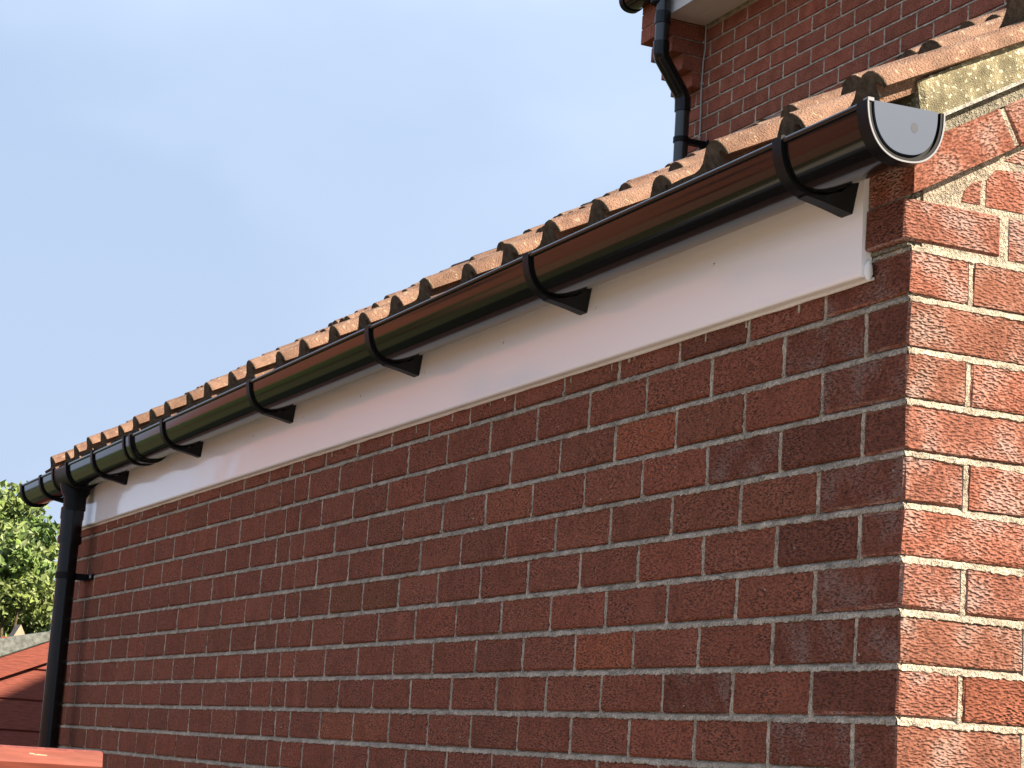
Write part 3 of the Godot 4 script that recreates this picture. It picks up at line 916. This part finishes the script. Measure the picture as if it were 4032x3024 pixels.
# ---------------------------------------------------------------- the house behind
func house() -> void:
	var Z := -2.97
	var XL := -6.165
	var g := thing("house", "red brick house with white boxed eaves behind the garage roof", "house", Vector3(-2.0, -2.0, Z))
	var o := Vector3(2.0, 2.0, -Z)
	var P := 0.0755
	var J := 2.925
	var mb := MB.new()
	var joints := []
	var perps := {}
	var n := 22
	for i in n + 1:
		joints.append(J + 3 * P - (n - i) * P)
	for i in n:
		var list := []
		# the row whose top joint is at 2.925 + P has perps at -5.783
		var idx := n - 1 - i
		var off := -5.783 if posmod(idx, 2) == 0 else -5.667
		for k in range(-2, 18):
			var u := off + 0.225 * k
			if u > XL + 0.02 and u < -1.9:
				list.append(u)
		perps[i] = list
	mortar_face(mb, Transform3D(Basis.IDENTITY, Vector3(2.0, 2.0, 0)), XL, -1.9, joints, perps, 0.02)
	mb.box(Vector3(XL + 2.004, 0, -6.0), Vector3(4.4, 2.0 + 3.3, -0.012))
	var wall := put("side_wall", mb.mesh(), M.house_mortar, g)
	var far := MB.new()
	for i in n:
		var list: Array = [XL - 0.005] + perps[i]
		for k in list.size() - 1:
			var w: float = list[k + 1] - list[k] - 0.011
			var at := Vector3((list[k] + list[k + 1]) * 0.5 + 2.0, 2.0 + joints[i] + P * 0.5, -0.05125 + rng.randf_range(-0.001, 0.001))
			if w < 0.03:
				continue
			if list[k] < -3.1 and i >= 7:
				put("brick", brick_mesh(w, 0.1025, rng.randi() % 2), M.house_brick[rng.randi() % 5], wall, Transform3D(Basis.IDENTITY, at))
			else:
				far.box(at - Vector3(w * 0.5, 0.032, 0.05), at + Vector3(w * 0.5, 0.032, 0.05))
	for i in range(1, 44):
		var y: float = 2.0 + joints[0] - i * P
		if y < 0:
			break
		var x := XL + (0.11 if i % 2 else 0.0)
		while x < 2.3:
			far.box(Vector3(x + 2.0, y + 0.006, -0.1), Vector3(x + 2.214, y + 0.0695, 0.0))
			x += 0.225
	for i in 22:
		var x := -1.88
		while x < 2.3:
			far.box(Vector3(x + 2.0, 2.0 + joints[i] + 0.006, -0.1), Vector3(x + 2.214, 2.0 + joints[i] + 0.0695, 0.0))
			x += 0.225
	put("brickwork", far.mesh(), M.house_brick[0], g).set_meta("kind", "stuff")
	# corbelled kneeler closing the eaves box
	var cb := put("corbel", kneeler_core(o), M.mortar, g)
	var steps := [[2.858, 0.056, 1], [2.934, 0.113, 1], [3.011, 0.176, 1], [3.090, 0.236, 4]]
	for s in steps:
		for c in s[2]:
			var yb: float = 2.0 + s[0] + 0.0765 * c
			var b := MB.new()
			var half: bool = (c + int(s[0] * 13.0)) % 2 == 0
			if half:
				b.brick(Vector3(0.1015, 0.0725, s[1] + 0.05), 0.002, 0.001, rng, Vector3(XL + 2.0 + 0.05, yb + 0.033, (s[1] - 0.05) * 0.5))
				put("brick", b.mesh(), M.house_brick[rng.randi() % 5], cb)
				b = MB.new()
				b.brick(Vector3(0.1015, 0.0725, s[1] + 0.05), 0.002, 0.001, rng, Vector3(XL + 2.0 + 0.16, yb + 0.033, (s[1] - 0.05) * 0.5))
				put("brick", b.mesh(), M.house_brick[rng.randi() % 5], cb)
			else:
				b.brick(Vector3(0.209, 0.0725, s[1] + 0.05), 0.002, 0.001, rng, Vector3(XL + 2.0 + 0.105, yb + 0.033, (s[1] - 0.05) * 0.5))
				put("brick", b.mesh(), M.house_brick[rng.randi() % 5], cb)
	# eaves: soffit boards, fascia, roof
	var XS := -5.953 + 2.0
	var sf := MB.new()
	sf.box(Vector3(XS, 5.172, 0.0), Vector3(4.6, 5.19, 0.209))
	var so := put("soffit", sf.mesh(), M.soffit, g)
	for i in 2:
		var b := MB.new()
		b.box(Vector3(XS + 0.001, 5.1685, 0.004 + i * 0.102), Vector3(4.6, 5.1735, 0.103 + i * 0.102))
		put("soffit_board", b.mesh(), M.soffit, so)
	var f := MB.new()
	f.box(Vector3(XS, 5.162, 0.209), Vector3(4.6, 5.345, 0.229))
	put("fascia_board", f.mesh(), M.house_fascia, g)
	var r := MB.new()
	r.prism(PackedVector2Array([Vector2(0.28, 5.36), Vector2(-3.0, 7.25), Vector2(-6.3, 5.36), Vector2(-6.3, 5.33), Vector2(-3.0, 7.2), Vector2(0.28, 5.33)]), XL + 1.95, 4.5, Transform3D(Basis(Vector3.BACK, Vector3.UP, Vector3.RIGHT), Vector3.ZERO))
	put("roof", r.mesh(), M.roof_plain, g)
	var ga := MB.new()
	ga.prism(PackedVector2Array([Vector2(-0.02, 5.3), Vector2(-3.0, 7.1), Vector2(-6.0, 5.3)]), XL + 2.01, 4.39, Transform3D(Basis(Vector3.BACK, Vector3.UP, Vector3.RIGHT), Vector3.ZERO))
	put("gable", ga.mesh(), M.house_brick[1], g)

	# its gutter and downpipe
	var gt := thing("gutter", "black gutter end high on the house eaves against the sky", "gutter", Vector3(-2.0, 3.315, Z + 0.285))
	var zy := Transform3D(Basis(Vector3.BACK, Vector3.UP, Vector3.RIGHT), Vector3.ZERO)
	mb = MB.new()
	mb.prism(shell(0.056, 0.056, 0.003, 24), -4.19, 4.5, zy, true)
	put("trough", mb.mesh(), M.gutter, gt)
	mb = MB.new()
	mb.prism(shell(0.062, 0.062, 0.006, 24), -4.21, -4.175, zy, true)
	mb.prism(PackedVector2Array(half_profile(0.061, 0.061, 24)), -4.21, -4.203, zy, true)
	put("stop_end", mb.mesh(), M.bracket, gt)
	mb = MB.new()
	mb.prism(shell(0.062, 0.062, 0.006, 24), -4.03, -3.80, zy, true)
	mb.tube([Vector3(-3.905, -0.05, 0), Vector3(-3.905, -0.11, 0)], [0.04, 0.04], 20)
	put("outlet", mb.mesh(), M.bracket, gt)
	var dp := thing("downpipe", "black offset downpipe bending in under the house eaves", "downpipe", Vector3(-5.885, -2.0, Z))
	mb = MB.new()
	mb.tube([Vector3(0.0, 5.22, 0.270), Vector3(0.0, 4.94, 0.270)], [0.034, 0.034], 24)
	mb.tube([Vector3(-0.012, 4.72, 0.130), Vector3(-0.012, 0.05, 0.130)], [0.034, 0.034], 24)
	put("pipe", mb.mesh(), M.house_pipe, dp)
	mb = MB.new()
	mb.tube([Vector3(0, 5.01, 0.270), Vector3(0, 4.955, 0.270), Vector3(0, 4.93, 0.262), Vector3(-0.012, 4.785, 0.145), Vector3(-0.012, 4.755, 0.132), Vector3(-0.012, 4.695, 0.130)], [0.0395, 0.0395, 0.038, 0.038, 0.0395, 0.0395], 24)
	put("offset_bend", mb.mesh(), M.pipe, dp)
	mb = MB.new()
	mb.tube([Vector3(0, 5.16, 0.270), Vector3(0, 5.10, 0.270)], [0.0385, 0.0385], 24)
	put("socket", mb.mesh(), M.pipe, dp)
	mb = MB.new()
	mb.tube([Vector3(-0.012, 4.565, 0.130), Vector3(-0.012, 4.54, 0.130)], [0.039, 0.039], 24)
	mb.box(Vector3(-0.03, 4.54, 0.004), Vector3(0.006, 4.565, 0.10))
	mb.box(Vector3(-0.045, 4.538, 0.002), Vector3(0.030, 4.567, 0.010))
	put("pipe_clip", mb.mesh(), M.bracket, dp)
	# grey cable clipped down the wall
	var ca := thing("cable", "thin pale grey cable clipped down the shaded house wall", "cable", Vector3(-5.925, -2.0, Z))
	mb = MB.new()
	var path := []
	var rad := []
	for i in 40:
		path.append(Vector3(-0.018 + 0.004 * sin(i * 0.9) + (0.010 if i < 3 else 0.0), 5.165 - i * 0.06, 0.006))
		rad.append(0.0042)
	mb.tube(path, rad, 8)
	put("cable_run", mb.mesh(), M.cable, ca)
	for y in [5.08, 4.87, 4.60]:
		mb = MB.new()
		mb.brick(Vector3(0.014, 0.012, 0.014), 0.002, 0.0004, rng, Vector3(-0.016, y, 0.007))
		put("cable_clip", mb.mesh(), M.cable, ca)

func kneeler_core(o: Vector3) -> Mesh:
	var mb := MB.new()
	for s in [[2.858, 0.056], [2.934, 0.113], [3.011, 0.176]]:
		mb.box(Vector3(-6.165 + 2.004, 2.0 + s[0] + 0.003, -0.03), Vector3(-5.955 + 1.996, 2.0 + s[0] + 0.0765, s[1] - 0.004))
	mb.box(Vector3(-6.165 + 2.004, 2.0 + 3.090 + 0.003, -0.03), Vector3(-5.955 + 1.996, 2.0 + 3.39, 0.232))
	return mb.mesh()

# ---------------------------------------------------------------- garden
func shed() -> void:
	var X := -11.6
	var g := thing("shed", "red stained timber shed with grey felt roof behind the downpipe", "shed", Vector3(X, -2.0, -1.55))
	var zc := -1.55
	# gable to +x, ridge running away along x; (u = z, v = y, w = x)
	var zy := Transform3D(Basis(Vector3.BACK, Vector3.UP, Vector3.RIGHT), Vector3.ZERO)
	var body := MB.new()
	var sl := 0.42
	var eave := 2.288              # underside of the felt at the ridge
	var hw := 0.95
	body.prism(PackedVector2Array([Vector2(-hw, 0), Vector2(hw, 0), Vector2(hw, eave - hw * sl - 0.10), Vector2(0, eave - 0.10), Vector2(-hw, eave - hw * sl - 0.10)]), -2.4, -0.02, zy)
	put("wall", body.mesh(), M.red_board, g)
	var y := 0.1595
	while y < eave - 0.15:
		var half := minf(hw, (eave - 0.06 - y) / sl)
		var mb := MB.new()
		mb.prism(PackedVector2Array([Vector2(0, y), Vector2(0.020, y), Vector2(0.020, y + 0.016), Vector2(0.012, y + 0.190), Vector2(0.0, y + 0.196)]), -half, half, Transform3D(Basis(Vector3.RIGHT, Vector3.UP, Vector3.BACK), Vector3(-0.02, 0, 0)))
		put("board", mb.mesh(), M.red_board, g)
		y += 0.2045
	for s in [-1, 1]:
		var e := hw + 0.12
		var b := MB.new()
		b.prism(PackedVector2Array([Vector2(0, eave - 0.004), Vector2(s * e, eave - e * sl - 0.004), Vector2(s * e, eave - e * sl - 0.145), Vector2(0, eave - 0.145)]), 0.012, 0.036, zy)
		put("barge_board", b.mesh(), M.red_board, g)
		var r := MB.new()
		r.prism(PackedVector2Array([Vector2(0, eave + 0.016), Vector2(s * e, eave - e * 0.226 + 0.016), Vector2(s * e, eave - e * sl + 0.03), Vector2(s * e, eave - e * sl - 0.002), Vector2(0, eave - 0.002)]), -2.45, 0.046, zy)
		var f := put("roof_felt", r.mesh(), M.felt, g)
		var t := MB.new()
		t.prism(PackedVector2Array([Vector2(0, eave + 0.024), Vector2(s * e, eave - e * sl + 0.030), Vector2(s * e, eave - e * sl + 0.006), Vector2(0, eave + 0.002)]), 0.046, 0.052, zy)
		put("felt_edge", t.mesh(), M.felt, f)
	# pointed post beyond the shed
	var p := MB.new()
	p.prism(PackedVector2Array([Vector2(-0.05, 0), Vector2(0.05, 0), Vector2(0.05, 2.33), Vector2(0.0, 2.421), Vector2(-0.05, 2.33)]), -0.05, 0.05, zy)
	var o := put("garden_post", p.mesh(), M.pale_wood, self, Transform3D(Basis(Vector3.UP, 0.2), Vector3(-14.5, -2.0, -1.69)))
	o.set_meta("label", "pale timber post with a pointed top behind the shed roof")
	o.set_meta("category", "post")

func fence() -> void:
	# red painted panel standing out from the path, its top rail close to the camera
	var X := -0.41
	var g := thing("fence", "red painted timber fence end with chipped top rail near camera", "fence", Vector3(X, -2.0, 1.0))
	var mb := MB.new()
	# rail profile (u = x, v = y), w = z
	mb.prism(PackedVector2Array([Vector2(-0.045, 1.552), Vector2(0.010, 1.552), Vector2(0.017, 1.566), Vector2(0.013, 1.584), Vector2(0.004, 1.5865), Vector2(-0.040, 1.5865)]), 0.003, 2.6, Transform3D(Basis(Vector3.RIGHT, Vector3.UP, Vector3.BACK), Vector3.ZERO))
	put("top_rail", mb.mesh(), M.red_board, g)
	for i in 17:
		var b := MB.new()
		b.brick(Vector3(0.016, 1.50, 0.146), 0.002, 0.001, rng, Vector3(-0.012 + 0.006 * (i % 2), 0.80, 0.078 + i * 0.15))
		put("board", b.mesh(), M.red_wood, g)
	for c in [[0.088, 1.5835, 0.020, 0.0016], [0.055, 1.579, 0.018, 0.0018], [0.046, 1.5785, 0.012, 0.0013], [0.098, 1.5837, 0.008, 0.0014], [0.068, 1.580, 0.006, 0.002]]:
		var b := MB.new()
		b.brick(Vector3(0.0012, c[3] * 2.0, c[2]), 0.0004, 0.0004, rng)
		put("paint_chip", b.mesh(), M.chip, g, Transform3D(Basis(Vector3.BACK, 0.25), Vector3(0.0145 - (c[1] - 1.578) * 0.1, c[1] - 0.006, c[0])))
	# the brown garden fence across the path and the hedge beyond, seen in the gutter's gloss
	var f := thing("fence", "long brown board fence across the garden opposite the wall", "fence", Vector3(-4.0, -2.0, 5.2))
	for i in 80:
		var b := MB.new()
		b.box(Vector3(-8.0 + i * 0.15, 0.05, -0.01 * (i % 2)), Vector3(-8.0 + i * 0.15 + 0.146, 1.85 + 0.0 * i, 0.018 - 0.01 * (i % 2)))
		put("board", b.mesh(), M.brown_wood, f)

func neighbour() -> void:
	var g := thing("house", "sunlit red brick house across the garden, facing the gutter", "house", Vector3(-20.0, -2.0, 11.0))
	var mb := MB.new()
	mb.box(Vector3(-6.0, 0, -4.2), Vector3(0, 8.0, 8.0))
	put("wall", mb.mesh(), M.house_brick[3], g)
	mb = MB.new()
	mb.prism(PackedVector2Array([Vector2(0.4, 7.9), Vector2(-3.0, 10.4), Vector2(-6.4, 7.9)]), -4.5, 8.3, Transform3D.IDENTITY)
	put("roof", mb.mesh(), M.roof_plain, g)
	for y in [1.0, 4.6]:
		for z in [-2.2, 2.0, 5.6]:
			var f := MB.new()
			f.box(Vector3(-0.02, y, z - 0.7), Vector3(0.03, y + 1.3, z + 0.7))
			var w := put("window", f.mesh(), M.brown_wood, g)
			f = MB.new()
			f.box(Vector3(0.031, y + 0.08, z - 0.62), Vector3(0.036, y + 1.22, z + 0.62))
			put("pane", f.mesh(), M.gutter, w)

func leaf_mesh() -> Mesh:
	var mb := MB.new()
	var a := Vector3(0, 0, 0)
	var t := Vector3(0, 1, -0.12)
	for s in [-1, 1]:
		mb.tri(a, Vector3(s * 0.30, 0.38, 0.10), t, Vector3.BACK)
		mb.tri(a, Vector3(s * 0.30, 0.38, 0.10), Vector3(s * 0.12, 0.12, 0.04), Vector3.BACK)
	return mb.mesh()

func crown(called: String, parent: Node3D, lm: Mesh, clumps: Array, per: int, size: float, cols: Array) -> void:
	var mm := MultiMesh.new()
	mm.transform_format = MultiMesh.TRANSFORM_3D
	mm.use_colors = true
	mm.mesh = lm
	mm.instance_count = clumps.size() * per
	var i := 0
	for c in clumps:
		var cc: Color = cols[rng.randi() % cols.size()]
		for k in per:
			var d := Vector3(rng.randfn(), rng.randfn(), rng.randfn()).normalized() * pow(rng.randf(), 0.45)
			var p: Vector3 = c[0] + d * c[1] * Vector3(1, 0.85, 1)
			var b := Basis.from_euler(Vector3(rng.randf_range(-1.2, 0.6), rng.randf() * TAU, rng.randf_range(-2.6, 2.6)))
			var s := size * rng.randf_range(0.6, 1.25)
			mm.set_instance_transform(i, Transform3D(b.scaled(Vector3(s, s, s)), p))
			var v := rng.randf_range(0.7, 1.35)
			mm.set_instance_color(i, Color(cc.r * v, cc.g * v, cc.b * v * rng.randf_range(0.7, 1.2)))
			i += 1
	var o := MultiMeshInstance3D.new()
	o.name = numbered(parent, called)
	o.multimesh = mm
	o.material_override = M.leaf
	parent.add_child(o, true)
	o.set_meta("kind", "stuff")

func tree(called: String, label: String, category: String, at: Vector3, height: float, radius: float, lean: Vector3, lm: Mesh, size: float, cols: Array, nlimb: int, per: int) -> void:
	var g := thing(called, label, category, at)
	var mb := MB.new()
	var crotch := Vector3(lean.x * 0.4, height * 0.35, lean.z * 0.4)
	mb.tube([Vector3.ZERO, crotch * 0.5, crotch], [0.11, 0.085, 0.07], 10)
	put("trunk", mb.mesh(), M.bark, g)
	var clumps := []
	for i in nlimb:
		var a := TAU * (i + rng.randf() * 0.6) / nlimb
		var rr := radius * sqrt(rng.randf_range(0.05, 1.0))
		var hh := height * rng.randf_range(0.42, 0.96)
		var shrink := sqrt(maxf(0.05, 1.0 - pow((hh / height - 0.6) / 0.42, 2.0)))
		var tip := Vector3(cos(a) * rr * shrink, hh, sin(a) * rr * shrink) + lean
		if i < 14:
			var lb := MB.new()
			var mid := crotch.lerp(tip, 0.5) + Vector3(rng.randf_range(-0.1, 0.1), 0.12, rng.randf_range(-0.1, 0.1))
			lb.tube([crotch, mid, tip], [0.045, 0.028, 0.008], 7)
			put("limb", lb.mesh(), M.bark, g)
		clumps.append([tip, radius * rng.randf_range(0.16, 0.30)])
	crown("crown", g, lm, clumps, per, size, cols)

# ---------------------------------------------------------------- scene
func _ready() -> void:
	rng.seed = 4242
	var cam := Camera3D.new()
	cam.name = "camera"
	add_child(cam)
	cam.transform = Transform3D(Basis(Vector3(0.42072141, 0.06463159, -0.90488466), Vector3(0.13563715, 0.9817657, 0.13318662), Vector3(0.89699279, -0.17877044, 0.4042834)).orthonormalized(), Vector3(2.38957255, -0.38768946, 1.69177097))
	cam.fov = 21.1328
	cam.near = 0.05
	cam.far = 400.0
	cam.current = true

	var sun := DirectionalLight3D.new()
	sun.name = "sun"
	add_child(sun)
	sun.light_energy = 1.6
	sun.light_color = Color(1.0, 0.93, 0.83)
	sun.light_angular_distance = 0.53
	sun.shadow_enabled = true
	sun.look_at_from_position(Vector3.ZERO, -Vector3(1.25, 1.18, -1.0), Vector3.UP)

	var sky := ProceduralSkyMaterial.new()
	sky.sky_top_color = Color(0.18, 0.275, 0.43).linear_to_srgb()
	sky.sky_horizon_color = Color(0.29, 0.355, 0.462).linear_to_srgb()
	sky.sky_curve = 0.5
	sky.sky_energy_multiplier = 0.915
	sky.ground_bottom_color = Color(0.30, 0.28, 0.25)
	sky.ground_horizon_color = Color(0.60, 0.62, 0.62)
	sky.ground_energy_multiplier = 0.46
	sky.sun_angle_max = 12.0
	var cf := noise(61, 0.006, 4)
	cf.domain_warp_enabled = true; cf.domain_warp_amplitude = 40.0; cf.domain_warp_frequency = 0.004
	var cim := cf.get_seamless_image(512, 512)
	cim.convert(Image.FORMAT_L8)
	cim.resize(1024, 512, Image.INTERPOLATE_CUBIC)
	var cd := cim.get_data()
	var cover := PackedByteArray(); cover.resize(1024 * 512 * 4)
	for i in 1024 * 512:
		var v := smoothstep(0.45, 0.95, cd[i] / 255.0)
		cover[i * 4] = 255; cover[i * 4 + 1] = 252; cover[i * 4 + 2] = 248
		cover[i * 4 + 3] = int(v * 58.0)
	sky.sky_cover = ImageTexture.create_from_image(Image.create_from_data(1024, 512, false, Image.FORMAT_RGBA8, cover))
	var env := Environment.new()
	env.background_mode = Environment.BG_SKY
	env.sky = Sky.new()
	env.sky.sky_material = sky
	env.tonemap_mode = Environment.TONE_MAPPER_LINEAR
	env.tonemap_exposure = 2.45
	env.sdfgi_enabled = true
	env.ssao_enabled = true
	env.ssil_enabled = true
	var we := WorldEnvironment.new()
	we.name = "environment"
	we.environment = env
	add_child(we)

	make_materials()
	var mb := MB.new()
	mb.quad(Vector3(-150, -2.0, -150), Vector3(150, -2.0, -150), Vector3(150, -2.0, 150), Vector3(-150, -2.0, 150), Vector3.UP)
	structure("ground", mb.mesh(), M.grass)
	mb = MB.new()
	mb.quad(Vector3(-5.6, -1.996, 0.0), Vector3(2.0, -1.996, 0.0), Vector3(2.0, -1.996, 1.6), Vector3(-5.6, -1.996, 1.6), Vector3.UP)
	structure("added_dark_strip", mb.mesh(), M.added_dark_strip)  # unseen dark strip, added so the gutter reflects little light from below
	mb = MB.new()
	mb.quad(Vector3(-5.6, -1.992, 1.6), Vector3(14, -1.992, 1.6), Vector3(14, -1.992, 5.1), Vector3(-5.6, -1.992, 5.1), Vector3.UP)
	mb.quad(Vector3(2.0, -1.992, -12.0), Vector3(14, -1.992, -12.0), Vector3(14, -1.992, 1.6), Vector3(2.0, -1.992, 1.6), Vector3.UP)
	structure("path", mb.mesh(), M.added_bounce_paving)  # unseen pale ground, added to bounce sunlight onto the shaded wall and fascia
	garage()
	gutter()
	downpipe()
	house()
	shed()
	fence()
	neighbour()
	var lm := leaf_mesh()
	var bright := [Color(0.15, 0.225, 0.065), Color(0.20, 0.265, 0.09), Color(0.10, 0.165, 0.048), Color(0.235, 0.285, 0.14)]
	tree("tree", "leafy bright green tree left of the downpipe beyond the shed", "tree", Vector3(-18.0, -2.0, -1.80), 3.95, 1.05, Vector3(0, 0, 0), lm, 0.085, bright, 120, 260)
	tree("shrub", "yellow green shrub behind the shed roof, under the tree", "shrub", Vector3(-17.2, -2.0, -2.2), 3.05, 0.95, Vector3.ZERO, lm, 0.07, [Color(0.17, 0.22, 0.065), Color(0.13, 0.17, 0.05), Color(0.22, 0.25, 0.10)], 60, 190)
	for k in 5:
		tree("hedge_shrub", ["dark green shrub of the garden hedge facing the gutter", "dark green shrub at the far end of the garden hedge", "round green shrub in the middle of the garden hedge", "tall green shrub beside the brown garden fence", "broad green shrub closing the garden hedge"][k], "shrub", Vector3(-13.5 - k * 2.2, -2.0, 5.6), 2.3, 1.4, Vector3.ZERO, lm, 0.16, [Color(0.06, 0.11, 0.03), Color(0.08, 0.13, 0.03)], 24, 70)
